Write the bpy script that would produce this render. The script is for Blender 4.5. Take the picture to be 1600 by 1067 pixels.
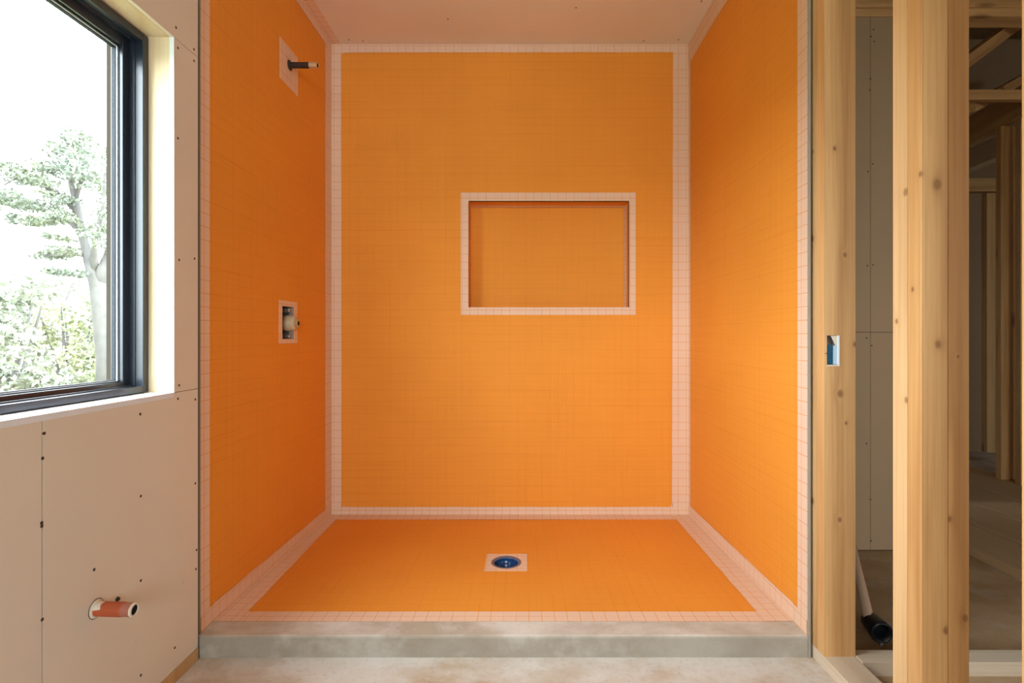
import bpy, bmesh, math, random
from mathutils import Vector, Matrix, noise
R = math.radians
for o in list(bpy.data.objects): bpy.data.objects.remove(o)
S = bpy.context.scene
C = S.collection

# ---------------------------------------------------------------- camera, sky, exposure
F, VX, VY, CZ = 830.0, 814.0, 523.0, 0.975      # focal length in px, vanishing point, eye height
cam = bpy.data.cameras.new('camera'); camo = bpy.data.objects.new('camera', cam); C.objects.link(camo)
cam.sensor_width = 36; cam.lens = 36*F/1600
cam.shift_x = -(VX-800)/1600; cam.shift_y = -(533.5-VY)/1600
cam.clip_start = 0.02; cam.clip_end = 300
camo.location = (0, 0, CZ); camo.rotation_euler = (R(90), 0, 0)
S.camera = camo

w = bpy.data.worlds.new('sky'); S.world = w; w.use_nodes = True
bg = w.node_tree.nodes['Background']
bg.inputs[0].default_value = (0.86, 0.93, 1.0, 1); bg.inputs[1].default_value = 12.0
S.view_settings.view_transform = 'Standard'; S.view_settings.look = 'None'
S.view_settings.exposure = 0.76; S.view_settings.gamma = 1; S.view_settings.use_curve_mapping = False

def portal(name, loc, rot, sx, sy):
    l = bpy.data.lights.new(name, 'AREA'); l.shape = 'RECTANGLE'; l.size = sx; l.size_y = sy
    l.cycles.is_portal = True
    o = bpy.data.objects.new(name, l); C.objects.link(o); o.location = loc; o.rotation_euler = rot
    return o

# ---------------------------------------------------------------- main dimensions
XL, XR, YB, ZC = -0.980, 0.867, 2.748, 2.478    # shower left, right, back, ceiling
XD = -0.970                                     # face of the left drywall
YEL, YER = 1.6235, 1.607                        # front ends of the shower side walls
WY0, WY1 = 0.30, 1.485                          # window opening along the left wall
WZ0, WZ1 = 0.813, 1.807
portal('window_1_portal', (-1.13, (WY0+WY1)/2, (WZ0+WZ1)/2), (0, R(-90), 0), WZ1-WZ0, WY1-WY0)
RW = (-0.55, 0.95, 0.90, 2.15, -2.6)            # unseen rear window, added for fill light: x0 x1 z0 z1 y
portal('added_rear_window_portal', ((RW[0]+RW[1])/2, RW[4]-0.12, (RW[2]+RW[3])/2), (R(90), 0, 0), RW[1]-RW[0], RW[3]-RW[2])

portal('added_far_window_portal', (4.1, -2.72, 1.45), (R(90), 0, 0), 1.0, .7)  # portal of the unseen window added to light the far room

# ---------------------------------------------------------------- helpers
def setp(o, label=None, cat=None, group=None, kind=None):
    if label: o['label'] = label
    if cat: o['category'] = cat
    if group: o['group'] = group
    if kind: o['kind'] = kind
    return o
def struct(o): o['kind'] = 'structure'; return o
def empty(name, loc=(0, 0, 0), rot=(0, 0, 0)):
    o = bpy.data.objects.new(name, None); C.objects.link(o); o.location = loc; o.rotation_euler = rot
    o.empty_display_size = 0.05
    return o
def obj(name, bm, mat, parent=None, loc=(0, 0, 0), rot=(0, 0, 0), smooth=False, bevel=0, mats=None):
    me = bpy.data.meshes.new(name); bmesh.ops.recalc_face_normals(bm, faces=bm.faces)
    bm.to_mesh(me); bm.free()
    for m in (mats or [mat]): me.materials.append(m)
    if smooth:
        for p in me.polygons: p.use_smooth = True
    o = bpy.data.objects.new(name, me); C.objects.link(o)
    o.location = loc; o.rotation_euler = rot
    if parent: o.parent = parent
    if bevel:
        b = o.modifiers.new('bevel', 'BEVEL'); b.width = bevel; b.segments = 2; b.limit_method = 'ANGLE'
    return o
def box(bm, x0, x1, y0, y1, z0, z1, mi=0):
    vs = [bm.verts.new((x, y, z)) for x in (x0, x1) for y in (y0, y1) for z in (z0, z1)]
    for f in ((0,1,3,2),(4,6,7,5),(0,4,5,1),(2,3,7,6),(0,2,6,4),(1,5,7,3)):
        fc = bm.faces.new([vs[i] for i in f]); fc.material_index = mi
    return bm
def bxo(name, x0, x1, y0, y1, z0, z1, mat, parent=None, bevel=0):
    return obj(name, box(bmesh.new(), x0, x1, y0, y1, z0, z1), mat, parent, bevel=bevel)
def lathe(bm, prof, n=40, mi=0):
    """profile [(r, z)...] about local Z"""
    rings = []
    for r, z in prof:
        if r < 1e-6: rings.append([bm.verts.new((0, 0, z))])
        else: rings.append([bm.verts.new((r*math.cos(2*math.pi*i/n), r*math.sin(2*math.pi*i/n), z)) for i in range(n)])
    for a, b in zip(rings, rings[1:]):
        for i in range(n):
            j = (i+1) % n
            if len(a) == 1 and len(b) == 1: continue
            if len(a) == 1: f = bm.faces.new((a[0], b[i], b[j]))
            elif len(b) == 1: f = bm.faces.new((a[i], a[j], b[0]))
            else: f = bm.faces.new((a[i], a[j], b[j], b[i]))
            f.material_index = mi
    return bm
def yl(px, x=XD): return -x*F/(VX-px)           # depth on a left-hand plane
def onleft(px, py, x=XD):
    y = yl(px, x); return (x, y, CZ-(py-VY)*y/F)
def P(px, py, y): return Vector(((px-VX)*y/F, y, CZ-(py-VY)*y/F))

# ---------------------------------------------------------------- materials
def newmat(name, rough=0.7, spec=0.3):
    m = bpy.data.materials.new(name); m.use_nodes = True
    b = m.node_tree.nodes['Principled BSDF']
    b.inputs['Roughness'].default_value = rough
    b.inputs['Specular IOR Level'].default_value = spec
    return m, m.node_tree, b
class NT:
    def __init__(s, nt): s.nt = nt
    def n(s, t, **k):
        nd = s.nt.nodes.new(t)
        for a, v in k.items(): setattr(nd, a, v)
        return nd
    def link(s, a, b): s.nt.links.new(a, b)
    def math(s, op, a, b=None, c=None, clamp=False):
        nd = s.n('ShaderNodeMath', operation=op, use_clamp=clamp)
        for i, v in enumerate((a, b, c)):
            if v is None: continue
            if isinstance(v, (int, float)): nd.inputs[i].default_value = v
            else: s.link(v, nd.inputs[i])
        return nd.outputs[0]
    def mix(s, f, a, b, mode='MIX'):
        nd = s.n('ShaderNodeMix', data_type='RGBA', blend_type=mode)
        for i, v in ((0, f), (6, a), (7, b)):
            if isinstance(v, (int, float)): nd.inputs[i].default_value = v
            elif isinstance(v, tuple): nd.inputs[i].default_value = v if len(v) == 4 else v+(1,)
            else: s.link(v, nd.inputs[i])
        return nd.outputs[2]
    def noise(s, vec, scale, detail=3, rough=.5):
        nd = s.n('ShaderNodeTexNoise'); nd.inputs['Scale'].default_value = scale
        nd.inputs['Detail'].default_value = detail; nd.inputs['Roughness'].default_value = rough
        if vec is not None: s.link(vec, nd.inputs['Vector'])
        return nd.outputs['Fac']
    def ramp(s, f, lo, hi):
        nd = s.n('ShaderNodeMapRange'); nd.inputs[1].default_value = lo; nd.inputs[2].default_value = hi
        s.link(f, nd.inputs[0]); return nd.outputs[0]
    def mapping(s, vec, scale=(1, 1, 1)):
        nd = s.n('ShaderNodeMapping'); nd.inputs['Scale'].default_value = scale
        s.link(vec, nd.inputs['Vector']); return nd.outputs[0]
    def bump(s, h, strength, dist, b):
        nd = s.n('ShaderNodeBump'); nd.inputs['Strength'].default_value = strength
        nd.inputs['Distance'].default_value = dist; s.link(h, nd.inputs['Height'])
        s.link(nd.outputs[0], b.inputs['Normal'])

def plain(name, col, rough=.6, spec=.3, metal=0, var=.06, sc=25):
    m, nt, b = newmat(name, rough, spec); T = NT(nt)
    tc = T.n('ShaderNodeTexCoord').outputs['Object']
    f = T.noise(tc, sc, 4)
    c = T.mix(f, tuple(v*(1-var) for v in col), tuple(min(1, v*(1+var)) for v in col))
    T.link(c, b.inputs['Base Color']); b.inputs['Metallic'].default_value = metal
    return m

def fleece(name, base, line, light, period, lw, amt, fine=False, brk=(.35, .6)):
    """woven membrane with an embossed square grid, lines partly broken"""
    m, nt, b = newmat(name, .72, .22); T = NT(nt)
    tc = T.n('ShaderNodeTexCoord').outputs['Object']
    g = T.n('ShaderNodeNewGeometry')
    sp = T.n('ShaderNodeSeparateXYZ'); T.link(tc, sp.inputs[0])
    sn = T.n('ShaderNodeSeparateXYZ'); T.link(g.outputs['True Normal'], sn.inputs[0])
    def grid(per, wd, off=0.0, brk=(.35, .6), sc=9):
        tot = None
        for i in range(3):
            c = T.math('ADD', T.math('DIVIDE', sp.outputs[i], per), 100.37+off)
            fr = T.math('ABSOLUTE', T.math('SUBTRACT', T.math('FRACT', c), .5))
            ln = T.math('GREATER_THAN', fr, .5-wd/per/2)
            k = T.math('LESS_THAN', T.math('ABSOLUTE', sn.outputs[i]), .5)
            # every line is broken along its own length
            st = [1.5, 1.5, 1.5]; st[i] = 40
            br = T.ramp(T.noise(T.mapping(tc, tuple(st)), 1.6*sc/9, 2), *brk)
            v = T.math('MULTIPLY', T.math('MULTIPLY', ln, k), br)
            tot = v if tot is None else T.math('MAXIMUM', tot, v)
        return tot
    big = T.noise(tc, 1.6, 3); weave = T.noise(T.mapping(tc, (1, 1, 1)), 260, 2)
    col = T.mix(T.ramp(big, .35, .65), base, tuple(v*.93 for v in base))
    col = T.mix(T.math('MULTIPLY', T.ramp(weave, .3, .7), .10), col, light)
    # long soft streaks of the weave
    s1 = T.noise(T.mapping(tc, (70, 70, 1.5)), 1, 2); s2 = T.noise(T.mapping(tc, (2, 2, 90)), 1, 2)
    col = T.mix(T.math('MULTIPLY', T.ramp(s1, .5, .8), .16), col, light)
    col = T.mix(T.math('MULTIPLY', T.ramp(s2, .5, .8), .10), col, line)
    gd = grid(period, lw, 0.0, brk)
    col = T.mix(T.math('MULTIPLY', gd, amt), col, line)
    if fine:
        gl = grid(period, lw*1.2, .09, (.52, .7), 11)
        col = T.mix(T.math('MULTIPLY', gl, amt*.6), col, light)
        gs = grid(period/2, lw*.8, .0, (.3, .7), 14)
        col = T.mix(T.math('MULTIPLY', gs, amt*.3), col, line)
    T.link(col, b.inputs['Base Color'])
    h = T.math('SUBTRACT', T.math('MULTIPLY', weave, .4), T.math('MULTIPLY', gd, .6))
    T.bump(h, .35, .0012, b)
    return m
ORANGE = (.85, .325, .038)
m_orange = fleece('orange_membrane', ORANGE, (.60, .15, .012), (.86, .36, .09), .0414, .0016, .42, True)
m_tape = fleece('seam_tape_fleece', (.82, .575, .42), (.72, .31, .09), (.88, .68, .56), .0414, .0024, .80, brk=(.25, .45))

def wood(name, light=(.74, .43, .18), dark=(.36, .145, .04), knots=(), auto=True, rough=.52):
    """pine: grain along local Z; knots = (x, y, z, r) in local coordinates"""
    m, nt, b = newmat(name, rough, .38); T = NT(nt)
    tc0 = T.n('ShaderNodeTexCoord').outputs['Object']
    rnd = T.n('ShaderNodeObjectInfo').outputs['Random']
    cmb = T.n('ShaderNodeCombineXYZ')
    for i, k in enumerate((3.1, 5.7, 11.3)): T.link(T.math('MULTIPLY', rnd, k), cmb.inputs[i])
    av = T.n('ShaderNodeVectorMath', operation='ADD'); T.link(tc0, av.inputs[0]); T.link(cmb.outputs[0], av.inputs[1])
    tc = av.outputs[0]
    warp = T.noise(T.mapping(tc, (4, 4, .9)), 1.0, 2)
    push = None; dark_k = None
    for kx, ky, kz, r in knots:
        d = T.n('ShaderNodeVectorMath', operation='SUBTRACT'); T.link(tc0, d.inputs[0]); d.inputs[1].default_value = (kx, ky, kz)
        d2 = T.mapping(d.outputs[0], (1/r, 1/r, .75/r))
        ln = T.n('ShaderNodeVectorMath', operation='LENGTH'); T.link(d2, ln.inputs[0])
        L = ln.outputs['Value']
        p_ = T.math('DIVIDE', 1.0, T.math('ADD', T.math('MULTIPLY', L, L), .8))
        push = p_ if push is None else T.math('ADD', push, p_)
        kk = T.math('SUBTRACT', 1.0, T.ramp(L, .45, 1.0))
        dark_k = kk if dark_k is None else T.math('MAXIMUM', dark_k, kk)
    sx = T.n('ShaderNodeSeparateXYZ'); T.link(tc, sx.inputs[0])
    c = T.math('ADD', T.math('MULTIPLY', sx.outputs[0], 1.0), T.math('MULTIPLY', sx.outputs[1], .8))
    c = T.math('ADD', T.math('MULTIPLY', c, 75), T.math('MULTIPLY', warp, 11))
    if push is not None: c = T.math('ADD', c, T.math('MULTIPLY', push, 3.2))
    ring = T.math('ADD', T.math('MULTIPLY', T.math('SINE', c), .5), .5)
    fine = T.noise(T.mapping(tc, (150, 150, 3.5)), 1, 3)
    soft = T.noise(T.mapping(tc, (12, 12, 1.1)), 1, 2)
    f = T.math('ADD', T.math('MULTIPLY', T.math('POWER', ring, 2.5), .26), T.math('MULTIPLY', T.ramp(fine, .35, .75), .28))
    f = T.math('ADD', f, T.math('MULTIPLY', T.ramp(soft, .4, .75), .30), clamp=True)
    col = T.mix(f, light, dark)
    kc = (.20, .085, .03)
    if auto:
        vo = T.n('ShaderNodeTexVoronoi'); T.link(T.mapping(tc, (9, 9, 2.6)), vo.inputs['Vector']); vo.inputs['Scale'].default_value = 1
        a = T.math('SUBTRACT', 1.0, T.ramp(vo.outputs['Distance'], .06, .16))
        col = T.mix(T.math('MULTIPLY', a, .7), col, kc)
    if dark_k is not None:
        kn = T.math('MULTIPLY', dark_k, .72)
        col = T.mix(kn, col, kc)
        col = T.mix(T.math('MULTIPLY', T.math('MINIMUM', T.math('MULTIPLY', push, .55), .55), .6), col, tuple(v*.82 for v in dark))
    T.link(col, b.inputs['Base Color']); T.bump(f, .15, .001, b)
    return m
m_pine = wood('pine')
m_pine2 = wood('pine_old', (.62, .38, .17), (.40, .20, .07))
m_ply = wood('plywood_jamb', (.76, .62, .43), (.58, .38, .18), auto=False)
m_dusty = wood('dusty_plate_wood', (.68, .55, .41), (.48, .34, .22))
m_sub = wood('subfloor_boards', (.58, .39, .22), (.50, .33, .18), auto=False)

def drywall(name, col):
    m, nt, b = newmat(name, .85, .2); T = NT(nt)
    tc = T.n('ShaderNodeTexCoord').outputs['Object']
    f = T.ramp(T.noise(tc, 2.2, 4), .35, .68); s = T.ramp(T.noise(tc, 28, 3), .70, .82)
    c = T.mix(f, col, tuple(v*.95 for v in col))
    c = T.mix(T.math('MULTIPLY', s, .20), c, tuple(v*.6 for v in col))
    T.link(c, b.inputs['Base Color']); T.bump(T.noise(tc, 300, 2), .08, .0005, b)
    return m
m_dry = drywall('drywall_paper', (.76, .675, .56))
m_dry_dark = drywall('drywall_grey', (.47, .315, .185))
m_ceil = drywall('ceiling_board', (.83, .72, .61))
m_core = plain('gypsum_core', (.80, .82, .86), .8, .2)
m_gap = plain('dark_gap', (.05, .04, .03), .9, .1)
m_flash = plain('grey_backer_edge', (.33, .30, .26), .8, .2)

def concrete(name, a, bcol, c3, sc=1.0, lo=.42, hi=.62, sp=.35):
    m, nt, b = newmat(name, .8, .25); T = NT(nt)
    tc = T.n('ShaderNodeTexCoord').outputs['Object']
    n1 = T.noise(T.mapping(tc, (1, 1.6, 1.6)), 3.2*sc, 6, .6); n2 = T.noise(tc, 9*sc, 6, .65); n3 = T.noise(tc, 60, 4, .7)
    c = T.mix(T.ramp(n1, lo, hi), a, bcol)
    c = T.mix(T.math('MULTIPLY', T.ramp(n2, .5, .68), .55), c, c3)
    c = T.mix(T.math('MULTIPLY', T.ramp(n3, .52, .78), sp), c, tuple(v*.55 for v in bcol))
    T.link(c, b.inputs['Base Color']); T.bump(T.math('ADD', n3, n2), .35, .002, b)
    return m
m_floor = concrete('dusty_concrete', (.66, .60, .54), (.46, .32, .19), (.72, .68, .64), .9, .45, .68)
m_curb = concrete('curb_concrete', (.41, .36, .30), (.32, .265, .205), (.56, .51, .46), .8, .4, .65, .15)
m_curbtop = concrete('curb_top_haze_and_light', (.66, .61, .55), (.44, .37, .29), (.72, .68, .63), .8, .42, .62, .15)  # cement haze, made paler to paint brighter light onto the top faces
m_pyfloor = concrete('brown_subfloor', (.52, .35, .20), (.40, .255, .13), (.56, .45, .36), .6, .4, .6, .2)

m_black = plain('black_frame_paint', (.014, .020, .032), .30, .7)
m_bead = plain('black_rubber_bead', (.012, .016, .024), .6, .3)
m_gasket = plain('pale_gasket', (.70, .74, .80), .4, .4)
m_alu = plain('grey_spacer', (.22, .25, .29), .35, .5)
m_pipeblack = plain('black_iron', (.025, .020, .017), .38, .5)
m_brass = plain('brass', (.62, .47, .26), .35, .5, .5)
m_dark = plain('painted_hole_shade', (.010, .008, .007), .8, .1)  # near-black colour standing in for the shade inside pipe mouths
m_copper = plain('terracotta_pipe', (.47, .095, .035), .5, .35, var=.18)
m_copper2 = plain('dusty_rose_coupling', (.44, .16, .11), .5, .35, var=.12)
m_cream = plain('plaster_smear', (.74, .64, .52), .8, .2)
m_valve = plain('tan_plaster_ring', (.62, .46, .28), .5, .4)
m_chrome = plain('worn_steel', (.50, .46, .42), .35, .5, .7)
m_bluebox = plain('blue_plastic', (.006, .085, .15), .4, .4)
m_bluepale = plain('pale_blue_edge', (.48, .62, .74), .6, .3)
m_drain = plain('deep_blue_plastic', (.008, .045, .15), .16, .6, var=.2)
m_drainrim = plain('grey_drain_rim', (.11, .12, .17), .35, .5)
m_pvc = plain('cream_pipe', (.62, .43, .29), .45, .35)
m_red = plain('red_pipe_stripe', (.60, .16, .07), .5, .3)
m_abs = plain('black_rubber', (.012, .014, .018), .3, .5)
m_screw = plain('screw_metal', (.05, .035, .028), .5, .4, .3)
m_cavity = plain('grey_board_cavity', (.30, .26, .23), .8, .2)
m_duct = plain('pale_metal_duct', (.78, .68, .54), .45, .4, .2)
m_roof = plain('dark_sheathing', (.22, .13, .065), .8, .2, var=.2, sc=6)
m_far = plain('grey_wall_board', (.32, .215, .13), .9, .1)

m, nt, b = newmat('window_glass'); T = NT(nt); nt.nodes.remove(b)
tr = T.n('ShaderNodeBsdfTransparent'); gl = T.n('ShaderNodeBsdfGlossy'); gl.inputs['Roughness'].default_value = .01
fr = T.n('ShaderNodeFresnel'); fr.inputs[0].default_value = 1.45; mx = T.n('ShaderNodeMixShader')
tr.inputs[0].default_value = (.93, .96, .95, 1)
gb = T.n('ShaderNodeNewGeometry').outputs['Backfacing']
T.link(T.math('MULTIPLY', fr.outputs[0], T.math('SUBTRACT', 1.0, gb)), mx.inputs[0]); T.link(tr.outputs[0], mx.inputs[1]); T.link(gl.outputs[0], mx.inputs[2])
T.link(mx.outputs[0], nt.nodes['Material Output'].inputs[0]); m_glass = m

def leafmat(name, a, bb):
    m, nt, b = newmat(name, .6, .2); T = NT(nt)
    tc = T.n('ShaderNodeTexCoord').outputs['Object']
    T.link(T.mix(T.ramp(T.noise(tc, 2.5, 3), .35, .65), a, bb), b.inputs['Base Color'])
    b.inputs['Subsurface Weight'].default_value = 0
    return m
m_leaf = leafmat('pale_leaves', (.105, .125, .10), (.15, .165, .11))
m_leaf2 = leafmat('yellow_green_leaves', (.19, .205, .12), (.25, .26, .16))
m_leaf3 = leafmat('grey_green_leaves', (.17, .19, .145), (.23, .24, .18))
m_bark = plain('pale_bark', (.105, .10, .095), .9, .1, var=.3, sc=8)
m_ground = plain('dry_grass', (.16, .17, .09), .95, .1, var=.3, sc=1.5)

# ================================================================ THE SETTING
# floor, split where the next room's brown subfloor starts
o = struct(bxo('floor', -1.05, 1.00, -2.6, YB+.1, -.12, 0, m_floor))
o = struct(bxo('floor_next_room', 1.00, 3.14, -2.6, 4.5, -.12, 0, m_pyfloor))
o = struct(bxo('floor_far_room', 3.14, 6.2, -2.6, 4.5, -.12, 0.0, m_floor))

# ceiling with screw heads
ceil = struct(bxo('ceiling', -1.2, 1.0, -2.6, YB+.1, ZC, ZC+.10, m_ceil))
def screws(parent, pts, axis, r=.0032):
    bm = bmesh.new(); lathe(bm, [(0, .0012), (r*.55, .0012), (r, .0004), (r, -.002)], 10)
    first = None
    for p in pts:
        if first is None:
            first = obj('drywall_screw', bm, m_screw, parent); o = first
        else:
            o = first.copy(); C.objects.link(o); o.parent = parent
        o.location = p; o.rotation_euler = axis
def onceil(px, py): y = (ZC-CZ)*F/(VY-py); return ((px-VX)*y/F, y, ZC)
screws(ceil, [onceil(*p) for p in ((545, 62), (527, 63), (567, 64), (1060, 62), (1006, 64), (499, 19), (700, 30), (900, 12), (1096, 2))], (R(180), 0, 0), .004)

# back wall with the niche opening
NX0, NX1, NZ0, NZ1, ND = -.2715, .5596, 1.117, 1.667, .140
bm = bmesh.new()
Z0 = -.10
box(bm, XL-.1, NX0, YB, YB+.02, Z0, ZC); box(bm, NX1, XR+.1, YB, YB+.02, Z0, ZC)
box(bm, NX0, NX1, YB, YB+.02, Z0, NZ0); box(bm, NX0, NX1, YB, YB+.02, NZ1, ZC)
wb = struct(obj('wall_back', bm, m_orange))
bm = bmesh.new()   # niche box of boards
box(bm, NX0-.012, NX0, YB+.001, YB+ND, NZ0-.012, NZ1+.012); box(bm, NX1, NX1+.012, YB+.001, YB+ND, NZ0-.012, NZ1+.012)
box(bm, NX0, NX1, YB+.001, YB+ND, NZ0-.012, NZ0); box(bm, NX0, NX1, YB+.001, YB+ND, NZ1, NZ1+.012)
box(bm, NX0-.012, NX1+.012, YB+ND, YB+ND+.012, NZ0-.012, NZ1+.012)
obj('niche', bm, m_orange, wb)

# shower side walls; the left one has a rough opening for the mixing valve
VYa, VYb, VZa, VZb = 2.176, 2.287, .957, 1.094
bm = bmesh.new()
box(bm, XL-.014, XL, YEL, VYa, Z0, ZC); box(bm, XL-.014, XL, VYb, YB, Z0, ZC)
box(bm, XL-.014, XL, VYa, VYb, Z0, VZa); box(bm, XL-.014, XL, VYa, VYb, VZb, ZC)
wsl = struct(obj('wall_shower_left', bm, m_orange))
bm = bmesh.new()
box(bm, XL-.020, XL-.0004, VYb-.0008, VYb+.001, VZa, VZb); box(bm, XL-.020, XL-.0004, VYa-.001, VYa+.0008, VZa, VZb)
box(bm, XL-.020, XL-.0004, VYa, VYb, VZa-.001, VZa+.0008); box(bm, XL-.020, XL-.0004, VYa, VYb, VZb-.0008, VZb+.001)
box(bm, XL-.075, XL-.07, VYa-.05, VYb+.05, VZa-.05, VZb+.05)
box(bm, XL-.07, XL-.015, VYa-.05, VYa-.02, VZa-.05, VZb+.05); box(bm, XL-.07, XL-.015, VYb+.02, VYb+.05, VZa-.05, VZb+.05)
box(bm, XL-.07, XL-.015, VYa-.05, VYb+.05, VZa-.05, VZa-.02); box(bm, XL-.07, XL-.015, VYa-.05, VYb+.05, VZb+.02, VZb+.05)
obj('valve_cavity', bm, m_cavity, wsl)
bxo('backer_edge', XL-.014, XL+.0006, YEL-.006, YEL, Z0, ZC, m_flash, wsl)
wsr = struct(bxo('wall_shower_right', XR, XR+.007, YER, YB, 0, ZC, m_orange))
bxo('backer_edge', XR+.0004, XR+.007, YER-.004, YER, 0, ZC, m_flash, wsr)
bxo('backer_board', XR+.007, XR+.010, YER, YB, 0, ZC, m_flash, wsr)

# left wall: dark backing, drywall sheets with real gaps between them
wl = empty('wall_left'); struct(wl)
bm = bmesh.new()
box(bm, XD-.20, XD-.013, -2.6, WY0-.014, .0, ZC); box(bm, XD-.20, XD-.013, WY1+.014, YEL-.008, 0, ZC)
box(bm, XD-.20, XD-.013, WY0-.014, WY1+.014, 0, WZ0-.014); box(bm, XD-.20, XD-.013, WY0-.014, WY1+.014, WZ1+.014, ZC)
obj('wall_framing', bm, m_gap, wl)
bm = bmesh.new(); box(bm, XD-.20, XL-.08, YEL-.008, YB+.1, 0, ZC); obj('outer_wall', bm, m_gap, wl)
g = .0011; YS = yl(66); YE = yl(309)
def sheet(y0, y1, z0, z1): bxo('drywall_sheet', XD-.012, XD, y0, y1, z0, z1, m_dry, wl)
ZB = .038
sheet(YS+g, YE, ZB, WZ0-.0005); sheet(-2.6, YS-g, ZB, WZ0-.0005)
sheet(WY1, YE, WZ0+.0012, WZ1-.0008); sheet(-2.6, YE, WZ1+.0008, ZC); sheet(-2.6, WY0, WZ0+.0012, WZ1-.0008)
bxo('end_bead', XD-.013, XD-.0004, YE, YE+.003, ZB, ZC, m_flash, wl)
sp = [(275, 43), (278, 75), (303, 77), (303, 95), (278, 216), (280, 406), (304, 404), (280, 602), (278, 623), (305, 624), (219, 647),
      (69, 677), (66.5, 716), (65, 817), (65.3, 822), (220, 775), (305, 755), (147, 890), (220, 907), (66, 968), (220, 1055), (306, 889), (307, 859), (273, 1012)]
screws(wl, [onleft(*p) for p in sp], (0, R(90), 0), .0036)
# small plaster nicks under the window
tb = struct(bxo('baseboard_left', XD-.012, XD+.002, -2.6, YE, 0, ZB-.001, m_pine2))

# window_1: jambs, sill and a stepped black frame
w1 = empty('window_1', (XD, (WY0+WY1)/2, WZ0)); struct(w1)
def wpart(name, bm, mat, bevel=0):
    o = obj(name, bm, mat, bevel=bevel); o.parent = w1; o.matrix_parent_inverse = Matrix.Translation(w1.location).inverted(); return o
XF = -1.040
def ring(x0, x1, y0, y1, z0, z1, by, bt, bb, bm=None):
    """rectangular ring in the YZ plane; widths: sides by, top bt, bottom bb"""
    bm = bm or bmesh.new()
    box(bm, x0, x1, y0, y0+by, z0, z1); box(bm, x0, x1, y1-by, y1, z0, z1)
    box(bm, x0, x1, y0+by, y1-by, z1-bt, z1); box(bm, x0, x1, y0+by, y1-by, z0, z0+bb)
    return bm
wpart('side_jamb', box(bmesh.new(), XF-.09, XD-.0125, WY1, WY1+.013, WZ0-.013, WZ1+.013), m_ply)
wpart('side_jamb', box(bmesh.new(), XF-.09, XD-.0125, WY0-.013, WY0, WZ0-.013, WZ1+.013), m_ply)
wpart('head_jamb', box(bmesh.new(), XF-.09, XD-.0125, WY0, WY1, WZ1, WZ1+.013), m_ply)
wpart('sill', box(bmesh.new(), XF-.09, XD+.0004, WY0, WY1, WZ0-.013, WZ0+.001), m_core, .0008)
wpart('edge_bead', box(bmesh.new(), XD-.012, XD+.0008, WY1-.0009, WY1+.0006, WZ0, WZ1), m_core)
y0, y1, z0, z1 = WY0+.002, WY1-.002, WZ0+.003, WZ1-.003
fr_ = wpart('window_frame', ring(XF-.068, XF, y0, y1, z0, z1, .021, .021, .018), m_black, .0012)
a = .021
wpart('frame_step', ring(XF-.068, XF-.021, y0+a, y1-a, z0+.018, z1-a, .003, .003, .003), m_black, .0008)
wpart('sash', ring(XF-.068, XF-.035, y0+.023, y1-.023, z0+.020, z1-.024, .0255, .024, .012), m_black, .0012)
wpart('glazing_bead', ring(XF-.062, XF-.044, y0+.048, y1-.048, z0+.031, z1-.047, .0018, .004, .003), m_bead)
wpart('gasket', ring(XF-.062, XF-.0480, y0+.0497, y1-.0497, z0+.0335, z1-.050, .0018, .0025, .0022), m_gasket)
wpart('glazing_bead', ring(XF-.062, XF-.0515, y0+.0514, y1-.0514, z0+.035, z1-.052, .0016, .003, .003), m_bead)
wpart('glass_pane', box(bmesh.new(), XF-.058, XF-.054, y0+.0528, y1-.0528, z0+.036, z1-.053), m_glass)

# wall behind the camera with unseen windows added for light, wall of the next room
x0, x1, z0, z1, yr = RW
bm = bmesh.new()
box(bm, -1.2, x0, yr-.12, yr, 0, ZC); box(bm, x1, 3.14, yr-.12, yr, 0, ZC+.6); box(bm, x0, x1, yr-.12, yr, 0, z0); box(bm, x0, x1, yr-.12, yr, z1, ZC)
box(bm, 3.14, 3.6, yr-.12, yr, 0, 3.6); box(bm, 4.6, 6.2, yr-.12, yr, 0, 3.6); box(bm, 3.6, 4.6, yr-.12, yr, 0, 1.1); box(bm, 3.6, 4.6, yr-.12, yr, 1.8, 3.6); box(bm, 1.0, 3.14, yr-.12, yr, ZC, 3.6)
struct(obj('wall_behind', bm, m_dry))
w3 = empty('added_far_window', (4.1, yr, 1.1)); struct(w3)  # unseen window, added to bring daylight to the far planks and beams
for a_ in ((3.6, 3.65, 1.1, 1.8), (4.55, 4.6, 1.1, 1.8), (3.65, 4.55, 1.1, 1.15), (3.65, 4.55, 1.75, 1.8)):
    o = bxo('window_frame', a_[0], a_[1], yr-.08, yr-.02, a_[2], a_[3], m_black); o.parent = w3; o.matrix_parent_inverse = Matrix.Translation(w3.location).inverted()
w2 = empty('added_rear_window', ((x0+x1)/2, yr, z0)); struct(w2)  # unseen window, added as fill light from behind the camera
bm = bmesh.new(); t = .05
for b_ in ((x0, x0+t, z0, z1), (x1-t, x1, z0, z1), (x0+t, x1-t, z0, z0+t), (x0+t, x1-t, z1-t, z1), ((x0+x1)/2-.03, (x0+x1)/2+.03, z0+t, z1-t)):
    box(bm, b_[0], b_[1], yr-.08, yr-.02, b_[2], b_[3])
o = obj('window_frame', bm, m_black); o.parent = w2; o.matrix_parent_inverse = Matrix.Translation(w2.location).inverted()
o = bxo('glass_pane', x0+t, x1-t, yr-.052, yr-.048, z0+t, z1-t, m_glass); o.parent = w2; o.matrix_parent_inverse = Matrix.Translation(w2.location).inverted()

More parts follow.
